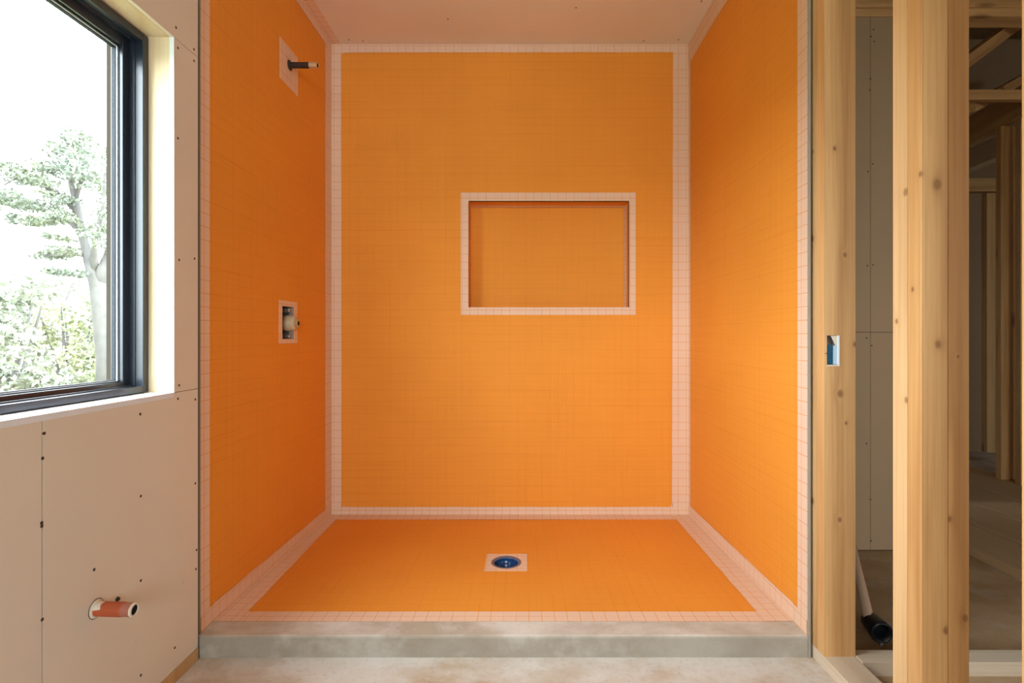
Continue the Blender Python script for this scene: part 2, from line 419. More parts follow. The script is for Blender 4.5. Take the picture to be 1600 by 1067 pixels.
# next room: drywall end wall (y = 2.4) with seams, far wall, outer right wall added to dim the room, roof
YN = 2.40
wn = empty('wall_next_room'); struct(wn)
bxo('wall_framing', .985, 1.86, YN+.013, YN+.10, 0, 2.41, m_gap, wn)
zs = CZ-(519-VY)*YN/F; xs = (1360-VX)*YN/F
for a_, b_ in ((.985, xs-.001), (xs+.001, 1.86)):
    for c_, d_ in ((.004, zs-.001), (zs+.001, 2.41)):
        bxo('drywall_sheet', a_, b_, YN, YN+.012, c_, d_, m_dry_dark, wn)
screws(wn, [((px-VX)*YN/F, YN, CZ-(py-VY)*YN/F) for px, py in ((1365, 46), (1361, 57), (1366, 65), (1360, 123), (1359, 141), (1364, 256), (1356, 268),
        (1364, 414), (1355, 415), (1354, 528), (1362, 540), (1354, 693), (1360, 780), (1361, 845))], (R(90), 0, 0), .0034)
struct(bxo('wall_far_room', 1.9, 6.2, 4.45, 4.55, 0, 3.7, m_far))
struct(bxo('wall_leak_block', 1.90, 1.98, YB+.26, 4.45, 0, 3.5, m_far))  # unseen wall added to block light leaking into the next room
struct(bxo('wall_added_right', 6.1, 6.2, -2.6, 4.45, 0, 3.7, m_far))  # unseen wall added to close off the next room and keep it dim
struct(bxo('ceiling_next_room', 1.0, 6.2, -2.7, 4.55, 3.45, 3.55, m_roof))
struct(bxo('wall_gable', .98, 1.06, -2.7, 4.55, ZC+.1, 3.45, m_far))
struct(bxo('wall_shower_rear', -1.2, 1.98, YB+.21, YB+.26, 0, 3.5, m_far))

# ================================================================ SHOWER PAN, CURB, DRAIN
YP = 1.6915; DX, DY, DR = -.060, 2.161, .0615
def panz(x, y):
    base = .0445+.0175*(YB-y)/(YB-YP)
    d = math.hypot(x-DX, y-DY)
    return base-.006*max(0, 1-d/.75)
def polar(x0, x1, y0, y1, cx, cy, r, zf, steps, skirt=.03, n=96):
    bm = bmesh.new(); angs = sorted([2*math.pi*i/n for i in range(n)] + [math.atan2(b-cy, a-cx) % (2*math.pi) for a in (x0, x1) for b in (y0, y1)])
    rings = []
    for k in range(steps+1):
        t = k/steps; rg = []
        for a in angs:
            c, s = math.cos(a), math.sin(a)
            tx = ((x1-cx)/c if c > 1e-9 else (x0-cx)/c if c < -1e-9 else 1e9); ty = ((y1-cy)/s if s > 1e-9 else (y0-cy)/s if s < -1e-9 else 1e9)
            L = min(tx, ty); d = r+(L-r)*t
            x, y = cx+c*d, cy+s*d; rg.append(bm.verts.new((x, y, zf(x, y))))
        rings.append(rg)
    low = [[bm.verts.new((v.co.x, v.co.y, v.co.z-skirt)) for v in rg] for rg in (rings[0], rings[-1])]
    rings = [low[0]]+rings+[low[1]]
    m_ = len(angs)
    for a, b in zip(rings, rings[1:]):
        for i in range(m_): bm.faces.new((a[i], a[(i+1) % m_], b[(i+1) % m_], b[i]))
    return bm
pan = obj('shower_pan', polar(XL+.001, XR-.001, YP+.001, YB-.001, DX, DY, DR, panz, 12, .04), m_orange)
setp(pan, 'orange membrane shower base sloping to a round drain behind the concrete curb', 'shower pan')
# curb with slightly worn top
bm = bmesh.new()
nx, CF = 60, 1.605
prof = [(CF, -.0), (CF, .058), (CF+.003, .0625), (CF+.008, .064), (YP-.004, .064), (YP-.0005, .062), (YP-.0005, 0)]
cols = []
for i in range(nx+1):
    x = XL+.0005+(XR-.001-XL)*i/nx; c_ = []
    for j, (y, z) in enumerate(prof):
        jj = .0016 if 0 < j < 4 else 0
        c_.append(bm.verts.new((x, y+jj*noise.noise(Vector((x*14, j*.3, 1))), z+jj*.7*noise.noise(Vector((x*11, j*.3, 7))))))
    cols.append(c_)
for a, b in zip(cols, cols[1:]):
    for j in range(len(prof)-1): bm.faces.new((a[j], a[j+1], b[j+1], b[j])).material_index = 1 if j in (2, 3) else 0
bm.faces.new(cols[0]); bm.faces.new(cols[-1])
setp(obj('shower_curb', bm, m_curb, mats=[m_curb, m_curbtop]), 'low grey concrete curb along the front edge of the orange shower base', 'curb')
# drain
dz = panz(DX+DR, DY)
dr = empty('shower_drain', (DX, DY, dz)); setp(dr, 'round dark blue floor drain set in the orange shower base', 'drain')
obj('rim', lathe(bmesh.new(), [(.0612, -.012), (.0612, .0016), (.059, .0026), (.050, .0012), (.0475, -.003)], 64), m_drainrim, dr, smooth=True)
obj('bowl', lathe(bmesh.new(), [(.0478, -.002), (.0465, -.020), (.0445, -.0225), (.041, -.0205), (.0385, -.024), (.037, -.05), (.034, -.052), (0, -.053)], 64), m_drain, dr, smooth=True)

# ---------------------------------------------------------------- seam tapes
random.seed(4)
TT = .0009
def strip(bm, o, u, v, n, L, w0, w1, seed, jit=.0014, jin=False, t=TT):
    """ribbon: origin o, length along u, width (w0 -> w1) along v, thickness along n; outer edge wavers"""
    o, u, v, n = map(Vector, (o, u, v, n)); N = max(4, int(L/.03)); last = None
    for i in range(N+1):
        s = i/N; wd = w0+(w1-w0)*s+jit*(noise.noise(Vector((s*L*9, seed*3.7, 0)))+.6*noise.noise(Vector((s*L*40, seed, 5))))
        p = o+u*(L*s)
        q = [bm.verts.new(p), bm.verts.new(p+v*wd), bm.verts.new(p+v*wd+n*t), bm.verts.new(p+n*t)]
        if last:
            for k in range(4): bm.faces.new((last[k], last[(k+1) % 4], q[(k+1) % 4], q[k]))
        else: bm.faces.new(q)
        last = q
    bm.faces.new(last)
def fillet(bm, c, u, v, n, r, t=TT):
    """concave corner fill so the orange field has a rounded corner"""
    c, u, v, n = map(Vector, (c, u, v, n)); K = 6
    arc = [c+u*(r-r*math.cos(a))+v*(r-r*math.sin(a)) for a in [math.pi/2*i/K for i in range(K+1)]]
    pts = [c]+arc
    a = [bm.verts.new(p) for p in pts]; b = [bm.verts.new(p+n*t) for p in pts]
    bm.faces.new(a); bm.faces.new(b)
    for i in range(len(pts)): bm.faces.new((a[i], a[(i+1) % len(pts)], b[(i+1) % len(pts)], b[i]))
TG = 'pale seam tape over the membrane joints'
def tape(label, *strips, fil=()):
    bm = bmesh.new()
    for s in strips: strip(bm, *s)
    for f in fil: fillet(bm, *f)
    return setp(obj('seam_tape', bm, m_tape), label, 'seam tape', TG)
X, Y, Z = (1, 0, 0), (0, 1, 0), (0, 0, 1); nX, nY, nZ = (-1, 0, 0), (0, -1, 0), (0, 0, -1)
e = .0004
tape('pale pinkish tape standing upright in the left rear corner of the shower',
     ((XL, YB-e, .045), Z, X, nY, ZC-.045, .052, .050, 1), ((XL+e, YB, .045), Z, nY, X, ZC-.045, .085, .085, 2),
     fil=[((XL+.050, YB-e, .083), X, Z, nY, .022), ((XL+.050, YB-e, 2.434), X, nZ, nY, .02)])
tape('pale pinkish tape standing upright in the right rear corner of the shower',
     ((XR, YB-e, .045), Z, nX, nY, ZC-.045, .086, .080, 3), ((XR-e, YB, .045), Z, nY, nX, ZC-.045, .028, .028, 4),
     fil=[((XR-.084, YB-e, .083), nX, Z, nY, .026)])
e2 = .0014
tape('pale tape along the joint of the rear wall and the shower base',
     ((XL, YB-e2, .045), X, Z, nY, XR-XL, .040, .040, 5), ((XL, YB, .0462), X, nY, Z, XR-XL, .075, .075, 6))
tape('pale tape along the rear wall just under the ceiling',
     ((XL, YB-e2, ZC-.001), X, nZ, nY, XR-XL, .043, .041, 7, .0022))
sl = math.atan2(.0175, YB-YP)
uy = (0, -math.cos(sl), math.sin(sl)); nup = (0, math.sin(sl), math.cos(sl))
Lb = (YB-YP)/math.cos(sl)
tape('wide pale tape along the joint of the left wall and the shower base',
     ((XL+e2, YB, .047), uy, Z, X, Lb, .050, .055, 8, .002), ((XL, YB, .0456), uy, X, nup, Lb-.001, .048, .082, 9, .003),
     ((XL+e2, YP, .065), nY, Z, X, YP-YEL-.002, .052, .052, 8, .001))
tape('wide pale tape along the joint of the right wall and the shower base',
     ((XR-e2, YB, .047), uy, Z, nX, Lb, .050, .058, 10, .002), ((XR, YB, .0456), uy, nX, nup, Lb-.001, .084, .090, 11, .003),
     ((XR-e2, YP, .065), nY, Z, nX, YP-YER-.002, .056, .054, 10, .001))
tape('pale gridded tape across the shower base beside the concrete curb',
     ((XL, YP+.001, panz(0, YP)+.0015), X, (0, math.cos(sl), -math.sin(sl)), nup, XR-XL, .062, .062, 12))
tape('pale crumpled tape where the left shower wall meets the ceiling',
     ((XL+e2, YB, ZC), nY, nZ, X, YB-YEL, .046, .048, 13, .003), ((XL, YB, ZC-e), nY, X, nZ, YB-YEL, .050, .046, 14, .004))
tape('pale tape where the right shower wall meets the ceiling',
     ((XR-e2, YB, ZC), nY, nZ, nX, YB-YER, .105, .095, 15, .006))
tape('narrow pale strip down the front edge of the left shower wall',
     ((XL+e, YEL, .11), Z, Y, X, ZC-.11, .047, .047, 16, .001))
tape('narrow pale strip down the front edge of the right shower wall',
     ((XR-e, YER, .11), Z, Y, nX, ZC-.11, .056, .056, 17, .001))
# niche surround
a0, a1, c0, c1 = -.311, .593, 1.078, 1.710
tape('pale gridded tape above the wall niche opening', ((a0, YB-e, NZ1), X, Z, nY, a1-a0, c1-NZ1, c1-NZ1, 20, .0006))
tape('pale gridded tape below the wall niche opening', ((a0, YB-e, c0), X, Z, nY, a1-a0, NZ0-c0, NZ0-c0, 21, .0006))
tape('pale gridded tape up the left side of the wall niche opening', ((a0, YB-e, NZ0), Z, X, nY, NZ1-NZ0, NX0-a0, NX0-a0, 22, .0006))
tape('pale gridded tape up the right side of the wall niche opening', ((NX1, YB-e, NZ0), Z, X, nY, NZ1-NZ0, a1-NX1, a1-NX1, 23, .0006))
tape('thin pale tape inside the niche along its top rear edge', ((NX0, YB+ND, NZ1-e), X, nY, nZ, NX1-NX0, .045, .045, 24, .003))
tape('thin pale tape inside the niche down its right rear edge', ((NX1-e, YB+ND, NZ0), Z, nY, nX, NZ1-NZ0, .07, .07, 25, .003))
# patches
bm = bmesh.new(); py0, py1, pz0, pz1 = 2.158, 2.332, 2.020, 2.188
box(bm, XL-.0001, XL+TT, py0, py1, pz0, pz1)
setp(obj('tape_patch', bm, m_tape), 'square pale patch around the shower arm pipe high on the left wall', 'tape patch')
bm = bmesh.new(); ring(XL-.0001, XL+TT+.0002, 2.150, 2.325, VZa-.018, VZb+.022, .030, .022, .018, bm)
setp(obj('tape_patch', bm, m_tape), 'rectangular pale patch framing the valve opening in the left wall', 'tape patch')
bm = polar(DX-.084, DX+.086, DY-.083, DY+.085, DX, DY, DR, lambda x, y: panz(x, y)+.0012, 4, .001, 64)
setp(obj('tape_patch', bm, m_tape), 'square pale patch on the shower base around the blue drain', 'tape patch')

# ---------------------------------------------------------------- plumbing stubs
def towX(name, loc): return empty(name, loc, (0, R(90), 0))     # local Z points to +X
ay = yl(452, XL); az = CZ+(VY-102)*ay/F
sa = towX('shower_arm_pipe', (XL+.001, ay, az)); setp(sa, 'short black pipe stub with brass tip high on the orange left wall', 'pipe')
obj('flange', lathe(bmesh.new(), [(0, 0), (.0215, 0), (.0215, .003), (.0165, .006), (.014, .008)], 32), m_pipeblack, sa, smooth=True)
obj('pipe', lathe(bmesh.new(), [(.0128, .002), (.0128, .086)], 32), m_pipeblack, sa, smooth=True)
bm = lathe(bmesh.new(), [(.0100, .084), (.0138, .0845), (.0142, .098), (.0135, .105), (.0135, .118), (.0122, .119), (.0095, .119), (.0095, .090), (0, .090)], 8)
obj('brass_tip', bm, m_brass, sa)
obj('bore_shade', lathe(bmesh.new(), [(0, .1182), (.0095, .1182)], 24), m_dark, sa)  # dark disc near the mouth, painted shade of the pipe's inside
# mixing valve in its cavity
vy = yl(452, XL-.01); vz = CZ+(VY-505)*vy/F
mv = towX('mixing_valve', (XL-.069, vy, vz)); setp(mv, 'tan and brass shower mixing valve inside the rectangular opening of the left wall', 'valve')
obj('valve_body', lathe(bmesh.new(), [(0, 0), (.030, 0), (.032, .012), (.032, .035), (.027, .040), (.0, .040)], 32), m_chrome, mv, smooth=False, bevel=.001)
obj('plaster_ring', lathe(bmesh.new(), [(.024, .038), (.031, .040), (.0335, .046), (.0335, .060), (.0315, .064), (.0315, .082), (.029, .087), (.016, .088)], 32), m_valve, mv, smooth=True)
obj('stem', lathe(bmesh.new(), [(.015, .082), (.0155, .088), (.0175, .089), (.0175, .097), (.0150, .099), (.0105, .099), (.0105, .094), (0, .094)], 20), m_brass, mv)
obj('bore_shade', lathe(bmesh.new(), [(0, .0985), (.0104, .0985)], 20), m_dark, mv)  # dark disc in the stem end, painted shade of its hole
for s_ in (-1, 1):
    bm = bmesh.new(); lathe(bm, [(0, 0), (.0115, 0), (.0115, .040), (0, .040)], 6)
    obj('inlet_nut', bm, m_chrome, mv, loc=(.018*s_+s_*.038, 0, .022), rot=(0, R(90*s_)-R(90), 0) if False else (0, 0, 0), bevel=.001)
# sink waste stub low on the left drywall
sy = yl(150); sz = CZ-(951-VY)*sy/F
ss = towX('waste_pipe_stub', (XD, sy, sz)); ss.rotation_euler = (0, R(91.5), R(0)); setp(ss, 'terracotta red pipe stub poking out low from the left drywall', 'pipe')
obj('wall_collar', lathe(bmesh.new(), [(.0158, .004), (.0175, .003), (.0205, .0018), (.0215, -.001)], 36), m_cream, ss, smooth=True)
obj('hole_edge', lathe(bmesh.new(), [(.0208, .0002), (.0212, .0012), (.0218, .0012), (.0224, .0002)], 36), m_screw, ss)
obj('painted_base', lathe(bmesh.new(), [(.0156, .001), (.0156, .020), (.0156, .030)], 36), m_cream, ss, smooth=True)
bm = lathe(bmesh.new(), [(.0158, .012), (.0160, .060), (.0158, .063), (.0150, .064)], 36)
for v in bm.verts:
    if v.co.z < .02: v.co.z += .010*noise.noise(Vector((v.co.x*90, v.co.y*90, 2)))+(.006 if v.co.x < -.004 else -.014)
obj('pipe', bm, m_copper, ss, smooth=True)
obj('coupling', lathe(bmesh.new(), [(.0150, .063), (.0152, .080), (.0158, .082), (.0158, .0845), (.014, .085)], 30), m_copper2, ss, smooth=True)
obj('lip', lathe(bmesh.new(), [(.0158, .0845), (.0162, .087), (.0145, .089), (.0112, .089), (.0108, .080), (.0108, .074)], 30), m_cream, ss, smooth=True)
obj('bore_shade', lathe(bmesh.new(), [(0, .0865), (.0111, .0865)], 24), m_dark, ss)  # dark disc behind the lip, shade of the hollow painted on
# dark staple left beside the waste pipe
p = onleft(183, 936); bm = bmesh.new()
lathe(bm, [(0, .006), (.004, .005), (.006, 0)], 8)
setp(obj('drywall_nail', bm, m_screw, loc=p, rot=(0, R(90), 0)), 'bent dark nail in the drywall just above the red pipe stub', 'nail')

# ================================================================ FRAMING
def lumber(name, x0, x1, y0, y1, z0, z1, mat, label, cat='stud', group=None, axis='Z', bev=.0012):
    """board whose local Z runs along its length"""
    dx, dy, dz = x1-x0, y1-y0, z1-z0
    c = ((x0+x1)/2, (y0+y1)/2, (z0+z1)/2); bm = bmesh.new()
    if axis == 'Z': box(bm, -dx/2, dx/2, -dy/2, dy/2, 0, dz); loc = (c[0], c[1], z0); rot = (0, 0, 0)
    elif axis == 'Y': box(bm, -dx/2, dx/2, -dz/2, dz/2, 0, dy); loc = (c[0], y0, c[2]); rot = (R(-90), 0, 0)
    else: box(bm, -dz/2, dz/2, -dy/2, dy/2, 0, dx); loc = (x0, c[1], c[2]); rot = (0, R(90), 0)
    o = obj(name, bm, mat, loc=loc, rot=rot, bevel=bev)
    return setp(o, label, cat, group)
def beam(name, a, b, w, h, mat, label, cat='beam', group=None):
    a, b = Vector(a), Vector(b); d = b-a; L = d.length
    bm = box(bmesh.new(), -w/2, w/2, -h/2, h/2, 0, L)
    o = obj(name, bm, mat, loc=a, bevel=.0012)
    z = d.normalized(); x = Vector((0, 0, 1)).cross(z).normalized(); y = z.cross(x)
    o.rotation_euler = Matrix((x, y, z)).transposed().to_euler()
    return setp(o, label, cat, group)

SX = .8825                       # left face of the stud wall
PT = .038
ZT = 2.45
# bottom plate of the stud wall running towards the camera
lumber('bottom_plate', SX, SX+.091, -.6, 1.640, 0, PT, m_dusty, 'pale pine plate on the floor under the stud beside the shower curb', 'plate', axis='Y')
lumber('top_plate', SX, SX+.091, -.6, 2.70, ZT, ZT+.027, m_pine, 'pine plate over the tops of the studs beside the shower', 'plate', axis='Y')
# double stud at the shower's right end; the front one is notched for the box
sA, sB = 1.546, 1.583
def kf(px, py, y, x0, x1, y0, y1):   # knot seen on a front face -> local coordinates
    p = P(px, py, y); return (p.x-(x0+x1)/2, p.y-(y0+y1)/2, p.z-PT)
def kl(px, py, x, x0, x1, y0, y1):   # knot seen on a left face
    y = x*F/(px-VX); z = CZ-(py-VY)*y/F; return (x-(x0+x1)/2, y-(y0+y1)/2, z-PT)
x0, x1 = SX, SX+.091
kn = [kf(1313, 615, sA, x0, x1, sA, sB)+(.011,), kf(1304, 232, sA, x0, x1, sA, sB)+(.006,), kf(1320, 398, sA, x0, x1, sA, sB)+(.007,),
      kf(1312, 812, sA, x0, x1, sA, sB)+(.008,), kf(1322, 661, sA, x0, x1, sA, sB)+(.005,), kf(1336, 538, sA, x0, x1, sA, sB)+(.006,)]
mA = wood('pine_notched_stud', knots=kn, auto=False)
bx0, bx1, bz0, bz1 = .8905, .9270, CZ-(572-VY)*sA/F, CZ+(VY-524)*sA/F
bm = bmesh.new(); cx, cy = (x0+x1)/2, (sA+sB)/2
def lb(a, b, c, d, e_, f): box(bm, a-cx, b-cx, c-cy, d-cy, e_-PT, f-PT)
lb(x0, x1, sA, sB, PT, bz0); lb(x0, x1, sA, sB, bz1, ZT)
lb(x0, bx0, sA, sB, bz0, bz1); lb(bx1, x1, sA, sB, bz0, bz1); lb(bx0, bx1, sB-.004, sB, bz0, bz1)
bmesh.ops.remove_doubles(bm, verts=bm.verts, dist=1e-5)
setp(obj('wall_stud', bm, mA, loc=(cx, cy, PT)), 'pine stud with a small blue switch box let into its face', 'stud')
kn = [kl(1269, 373, SX, x0, x1, 1.584, 1.625)+(.011,), kl(1270, 237, SX, x0, x1, 1.584, 1.625)+(.006,), kl(1269, 782, SX, x0, x1, 1.584, 1.625)+(.010,)]
lumber('wall_stud', x0, x1, 1.584, 1.622, PT, ZT, wood('pine_rear_stud', (.76, .48, .22), knots=kn, auto=False),
       'yellowish pine stud doubled behind the notched stud, against the shower wall end', 'stud')
# the box
eb = empty('switch_box', (bx0, sA, bz0)); setp(eb, 'small blue electrical box recessed in the pine stud beside the shower', 'electrical box')
def ep(name, m_, *b_):
    o = bxo(name, *b_, m_); o.parent = eb; o.matrix_parent_inverse = Matrix.Translation(eb.location).inverted(); return o
ep('right_edge', m_core, bx1-.005, bx1, sA-.0012, sB-.005, bz0, bz1)
ep('bottom_edge', m_cream, bx0, bx1-.005, sA-.001, sB-.005, bz0, bz0+.004)
ep('box_body', m_bluebox, bx0+.0004, bx1-.016, sA+.006, sB-.0045, bz0+.006, bz0+.062)
ep('box_side', m_bluepale, bx1-.015, bx1-.0052, sA+.002, sB-.006, bz0+.005, bz0+.060)
ep('box_back', m_cavity, bx0+.0003, bx1-.006, sB-.006, sB-.0042, bz0+.005, bz1-.0005)
bm = bmesh.new()
vs = [bm.verts.new((x_, y_, z_)) for y_ in (sA+.002, sA+.004) for x_, z_ in ((bx1-.024, bz1-.001), (bx1-.0055, bz1-.001), (bx1-.0055, bz0+.055), (bx1-.013, bz0+.066))]
bm.faces.new(vs[:4]); bm.faces.new(vs[4:])
for i in range(4): bm.faces.new((vs[i], vs[(i+1) % 4], vs[4+(i+1) % 4], vs[4+i]))
o = obj('torn_paper', bm, m_cream); o.parent = eb; o.matrix_parent_inverse = Matrix.Translation(eb.location).inverted()
ep('clip', m_screw, bx0-.006, bx0+.002, sA-.0012, sA+.001, bz0+.036, bz0+.038)

# near post: three studs
q0 = 1.171
xa, xb, xc = SX, SX+.0590, SX+.1065
kn = [kf(1465, 288, q0, xa, xb, q0, q0+.042)+(.012,), kf(1466, 538, q0, xa, xb, q0, q0+.042)+(.008,), kl(1426, 452, SX, xa, xb, q0, q0+.042)+(.005,),
      kf(1478, 985, q0, xa, xb, q0, q0+.042)+(.008,), kl(1438, 272, SX, xa, xb, q0, q0+.042)+(.006,)]
lumber('wall_stud', xa, xb, q0, q0+.0420, PT, ZT, wood('pine_near_left', (.70, .40, .16), (.36, .15, .04), knots=kn, auto=False),
       'front left pine stud of the thick near post, large round knot on its face', 'stud')
kn = [kl(1415, 300, SX, xa, xb, q0+.0435, q0+.09)+(.009,), kl(1401, 502, SX, xa, xb, q0+.0435, q0+.09)+(.006,), kl(1416, 625, SX, xa, xb, q0+.0435, q0+.09)+(.007,)]
lumber('wall_stud', xa, xb, q0+.0435, q0+.090, PT, ZT, wood('pine_near_rear', (.78, .51, .26), (.50, .27, .10), knots=kn, auto=False),
       'rear left pine stud of the thick near post, pale narrow edge facing the window', 'stud')
kn = [kf(1484, 811, q0, xb, xc, q0, q0+.09)+(.006,), kf(1508, 966, q0, xb, xc, q0, q0+.09)+(.009,), kf(1497, 557, q0, xb, xc, q0, q0+.09)+(.004,)]
lumber('wall_stud', xb+.0012, xc, q0+.0008, q0+.089, PT, ZT, wood('pine_near_right', (.64, .34, .125), (.35, .14, .035), knots=kn, auto=False),
       'right hand pine stud of the thick near post, darker orange face', 'stud')
lumber('wall_stud', SX, SX+.091, .898, .9365, PT, ZT, m_pine, 'pine stud cut off by the right edge of the picture', 'stud')
# cross plate on the floor of the next room
lumber('bottom_plate', SX+.0925, 3.05, 1.515, 1.575, 0, .041, m_dusty, 'dusty wooden plate lying across the next room floor behind the near post', 'plate', axis='X')
# plates and studs above the next room's drywall
lumber('top_plate', .985, 2.60, YN-.004, YN+.085, 2.411, 2.448, m_pine, 'pine plate on top of the grey drywall between the two posts', 'plate', axis='X')
lumber('top_plate', .985, 2.60, YN-.010, YN+.085, 2.4485, 2.487, m_pine, 'upper pine plate above the grey drywall, near the picture top', 'plate', axis='X')
# planks lying in the next room
ed = [1.97, 2.236, 2.520, 2.800, 3.08]
lab = ['brown wide plank nearest the near post, dark edge showing', 'second brown plank from the near side of the plank floor', 'third brown plank from the near side of the plank floor', 'farthest brown plank, beside the plate of the inner partition']
for i in range(4):
    lumber('floor_plank', ed[i]+.011, ed[i+1]-.011, 1.60+.03*i, 4.40, .0, .037+(i % 2)*.002, m_sub, lab[i], 'plank', 'wide planks on the next room floor', axis='Y', bev=.002)
# inner partition
lumber('bottom_plate', 3.10, 3.19, 1.7, 4.44, .0, .040, m_pine2, 'wooden floor plate of the inner partition beyond the planks', 'plate', axis='Y')
lumber('wall_stud', 3.10, 3.19, 3.43, 3.468, .040, 2.325, m_pine, 'far pine stud standing on the inner partition plate', 'stud')
lumber('wall_stud', 3.105, 3.195, 3.30, 3.338, .040, 2.325, m_pine2, 'darker far stud just right of the other partition stud', 'stud')
lumber('wall_stud', 3.86, 3.93, 4.40, 4.448, 0, 2.15, m_pine2, 'dark narrow stud against the grey far wall', 'stud')
lumber('wall_header', 3.2, 4.8, 4.39, 4.448, 2.16, 2.27, m_pine2, 'dark wooden header against the grey far wall above its stud', 'beam', axis='X')
# headers, joists and rafters overhead
def along(px0, py0, yy0, px1, py1, yy1, ext=.35):
    a, b = P(px0, py0, yy0), P(px1, py1, yy1); d = (b-a); return a-d*ext, b+d*ext
a, b_ = along(1517, 205, 3.72, 1596, 160, 3.34, .9)
beam('header_beam', a, b_, .05, .19, m_pine2, 'deep brown beam resting on the far partition stud', 'beam')
a, b_ = along(1517, 250, 4.30, 1562, 231, 4.00, .8)
beam('air_duct', a, b_, .09, .16, m_duct, 'pale flat duct slanting under the deep brown beam', 'duct')
a, b_ = along(1517, 150, 3.20, 1596, 150, 3.20, .8)
beam('ceiling_joist', a, b_, .04, .060, m_pine, 'thin level pine joist crossing above the deep brown beam', 'joist')
a, b_ = along(1517, 90, 3.05, 1590, 36, 3.35, .9)
beam('rafter', a, b_, .05, .065, m_pine, 'upper slanting pine rafter below the level top beams', 'rafter', 'slanting rafters under the dark roof')
a, b_ = along(1560, 142, 3.30, 1600, 122, 3.60, .9)
beam('rafter', P(1517, 168, 3.26), P(1640, 101, 3.9), .045, .060, m_pine, 'lower slanting pine rafter passing behind the level joist', 'rafter', 'slanting rafters under the dark roof')
a, b_ = along(1517, 8, 3.00, 1596, 8, 3.00, 1)
beam('ceiling_beam', a, b_, .04, .075, m_pine2, 'topmost level beam at the upper right of the picture', 'beam')
a, b_ = along(1517, 29, 3.06, 1596, 29, 3.06, 1)
beam('ceiling_beam', a, b_, .05, .036, m_pine, 'thin level beam just beneath the topmost beam', 'beam')

# leaning pipe with black rubber coupling
pa = Vector((1.107, 1.685, .062)); pb = Vector((1.445, 2.398, .232))
dp = empty('drain_pipe', pa); setp(dp, 'cream pipe with black rubber end lying slanted on the floor between the posts', 'pipe')
d = (pb-pa); rot = d.to_track_quat('Z', 'Y').to_euler()
dp.rotation_euler = rot
obj('pipe', lathe(bmesh.new(), [(0, .02), (.0150, .02), (.0150, d.length-.012), (0, d.length-.012)], 24), m_pvc, dp, smooth=True)
bm = bmesh.new(); 
L_ = d.length-.014; n_ = 5
ld = rot.to_matrix().inverted() @ Vector((.9, -.45, .1)); A0 = math.degrees(math.atan2(ld.y, ld.x))
q = [[bm.verts.new((.0156*math.cos(a), .0156*math.sin(a), z)) for a in [R(A0-26+13*k) for k in range(n_)]] for z in (.03, L_)]
for k in range(n_-1): bm.faces.new((q[0][k], q[0][k+1], q[1][k+1], q[1][k]))
o = obj('red_stripe', bm, m_red, dp, smooth=True)
sol = o.modifiers.new('s', 'SOLIDIFY'); sol.thickness = .0006
# orient the coupling mouth towards the room
bm = bmesh.new(); lathe(bm, [(0, .045), (.022, .045), (.027, .040), (.030, .020), (.033, -.012), (.0335, -.030), (.032, -.033), (.0265, -.033), (.024, -.010), (.020, .020), (0, .022)], 36)
o = obj('rubber_coupling', bm, m_abs, None, smooth=True)
cd = Vector((-.10, -1.0, -.06)).normalized()
o.parent = dp; o.matrix_parent_inverse = Matrix.Identity(4)
Mw = Matrix.Translation(pa+Vector((.018, -.004, -.012))) @ (-cd).to_track_quat('Z', 'Y').to_matrix().to_4x4()
Md = Matrix.Translation(pa) @ rot.to_matrix().to_4x4()
o.matrix_local = Md.inverted() @ Mw
bm = lathe(bmesh.new(), [(0, -.035), (.007, -.035), (.0085, -.028), (.006, -.02), (.006, 0), (0, 0)], 14)
o = obj('clamp_bolt', bm, m_chrome, dp, smooth=True); o.matrix_local = Md.inverted() @ Matrix.Translation(pa+Vector((.022, -.020, -.040)))

# ================================================================ OUTSIDE
gz = -.6
struct(obj('ground', box(bmesh.new(), -90, -1.25, -60, 90, gz-.3, gz), m_ground))
random.seed(11)
def tube(bm, pts, rad, n=8):
    rings = []
    for i, p in enumerate(pts):
        d = (pts[min(i+1, len(pts)-1)]-pts[max(i-1, 0)]).normalized()
        u = d.cross(Vector((.3, 1, .1))).normalized(); v = d.cross(u)
        rings.append([bm.verts.new(p+(u*math.cos(2*math.pi*k/n)+v*math.sin(2*math.pi*k/n))*rad[i]) for k in range(n)])
    for a, b in zip(rings, rings[1:]):
        for k in range(n): bm.faces.new((a[k], a[(k+1) % n], b[(k+1) % n], b[k]))
    bm.faces.new(rings[-1]); bm.faces.new(rings[0])
def leaves(bm, c, r, n, size):
    for _ in range(n):
        while True:
            d = Vector([random.uniform(-1, 1) for _ in range(3)])
            if d.length <= 1: break
        p = c+Vector((d.x*r[0], d.y*r[1], d.z*r[2]))
        u = Vector([random.gauss(0, 1) for _ in range(3)]).normalized(); v = u.cross(Vector([random.gauss(0, 1) for _ in range(3)])).normalized()
        s = size*random.uniform(.6, 1.3)
        bm.faces.new([bm.verts.new(p+u*s), bm.verts.new(p+v*s*.45), bm.verts.new(p-u*s), bm.verts.new(p-v*s*.45)])
TY = 8.0
def TP(px, py, dy=0): return P(px, py, TY+dy)
tree = empty('tree', TP(172, 600)*1.0); tree.location.z = gz
setp(tree, 'pale leafy tree with forked trunk seen through the window', 'tree')
bm = bmesh.new()
def br(pp, rr):
    pts = [TP(*p) for p in pp]; tube(bm, pts, rr)
base = TP(172, 620); base.z = gz-.02
tube(bm, [base, TP(168, 560), TP(160, 490), TP(153, 445), TP(145, 422), TP(139, 405)], [.17, .145, .125, .11, .09, .075], 12)
br([(153, 448), (140, 410), (128, 365), (122, 330), (112, 290), (105, 250, .3)], [.10, .07, .055, .05, .04, .02])
br([(154, 448), (160, 420), (170, 395, .2), (184, 350, .4), (190, 300, .5)], [.09, .07, .06, .05, .03])
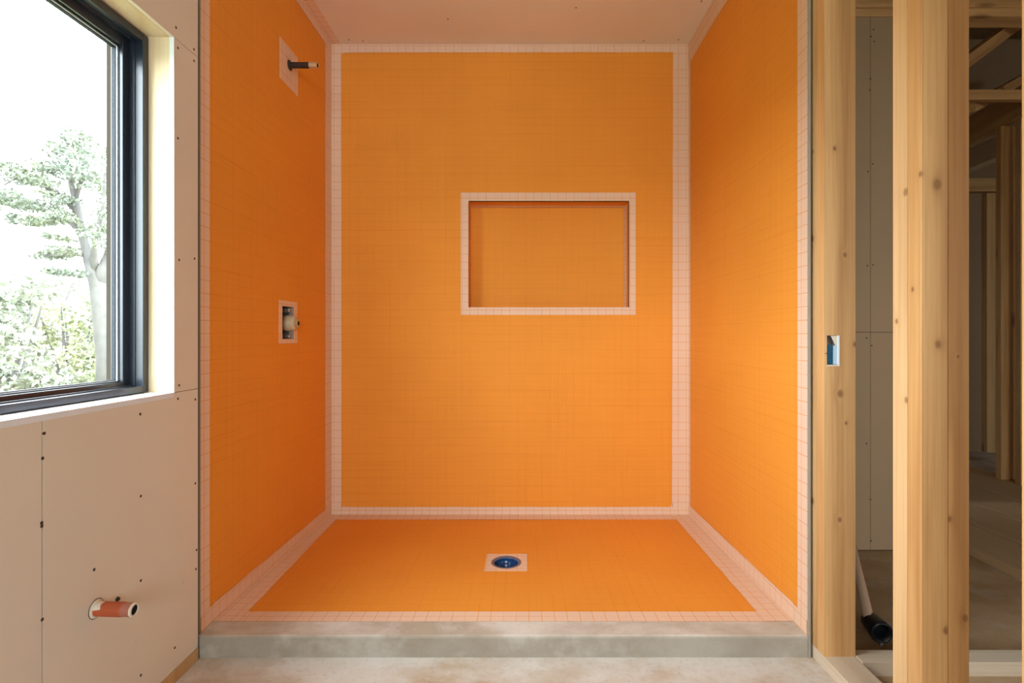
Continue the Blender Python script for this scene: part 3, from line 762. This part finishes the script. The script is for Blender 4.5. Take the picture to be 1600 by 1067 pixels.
br([(150, 432), (147, 405, -.05), (149, 370, -.3), (160, 330, -.4), (165, 270, -.5)], [.06, .05, .04, .03, .02])
br([(128, 368), (110, 345), (80, 335, .3), (50, 322, .4), (25, 318, .5)], [.05, .04, .03, .02, .012])
br([(122, 332), (95, 305), (60, 285, -.3), (30, 275, -.5), (5, 290, -.6)], [.045, .035, .025, .018, .01])
br([(118, 312), (130, 270), (128, 230), (120, 205)], [.035, .025, .018, .01])
br([(136, 400), (110, 395, -.2), (85, 400, -.4), (70, 398, -.5)], [.035, .025, .018, .01])
def rel(o, parent):
    o.parent = parent; o.matrix_parent_inverse = Matrix.Translation(parent.location).inverted(); return o
rel(obj('trunk', bm, m_bark, smooth=True), tree)
bm = bmesh.new()
cl = [(120, 215, 26, 22), (105, 240, 30, 18), (140, 240, 24, 20), (130, 275, 34, 20), (90, 262, 28, 12), (155, 290, 24, 22), (60, 285, 34, 13), (30, 278, 26, 12),
      (25, 318, 30, 10), (62, 322, 32, 12), (95, 308, 26, 12), (8, 300, 22, 14), (100, 338, 22, 9), (70, 345, 30, 8), (30, 345, 18, 7), (75, 398, 22, 7), (105, 392, 22, 7),
      (165, 330, 20, 24), (180, 270, 20, 30), (12, 262, 18, 10), (150, 360, 20, 10), (170, 385, 18, 14), (88, 372, 16, 6), (-20, 310, 24, 14), (95, 425, 14, 6), (125, 430, 10, 8)]
for px, py, rx, rz in cl:
    for k in range(5):
        dy = random.uniform(-.7, .7)
        c = TP(px+random.uniform(-rx, rx)*.6, py+random.uniform(-rz, rz)*.6, dy)
        leaves(bm, c, (rx*.0068, .28, rz*.0062), int(rx*3.4), .036)
rel(obj('foliage', bm, m_leaf), tree)
def shrub(px, py_top, y, wpx, mat, label, n=2600, sz=.05):
    c = P(px, (py_top+700)/2, y); top = P(px, py_top, y).z; hw = wpx*y/F/2
    t = empty('shrub', (c.x, y, gz)); setp(t, label, 'shrub')
    bm = bmesh.new()
    for k in range(5):
        a = k*1.3; tube(bm, [Vector((c.x, y, gz-.02)), Vector((c.x+hw*.3*math.cos(a), y+.3*math.sin(a), (gz+top)/2)), Vector((c.x+hw*.6*math.cos(a), y+.5*math.sin(a), top-.3))], [.05, .035, .01], 6)
    rel(obj('stem', bm, m_bark), t)
    bm = bmesh.new(); N = 34
    for k in range(N):
        a = random.uniform(0, 2*math.pi); q_ = random.random()**.5
        hz = random.random()
        zz = gz+(top-gz)*(.10+.86*hz)
        wr = hw*math.sqrt(max(.05, 1-(hz*.93)**3))
        leaves(bm, Vector((c.x+wr*q_*math.cos(a), y+min(hw, 1.0)*q_*math.sin(a), zz)), (hw*.26, .3, (top-gz)*.085), n//N, sz)
    rel(obj('foliage', bm, mat), t)
shrub(0, 440, 7.0, 170, m_leaf3, 'pale shrub at the left of the window view below the tree', 4200, .055)
shrub(112, 455, 9.6, 120, m_leaf2, 'yellow green bush left of the tree trunk through the window', 3800, .05)
shrub(186, 455, 12.5, 110, m_leaf2, 'pale bush behind the tree trunk through the window', 2600, .05)
shrub(60, 425, 16.5, 180, m_leaf3, 'far hazy bush behind the other shrubs in the window', 3600, .07)
shrub(-90, 430, 12.5, 180, m_leaf3, 'bush outside beyond the left edge of the window view', 2600, .07)
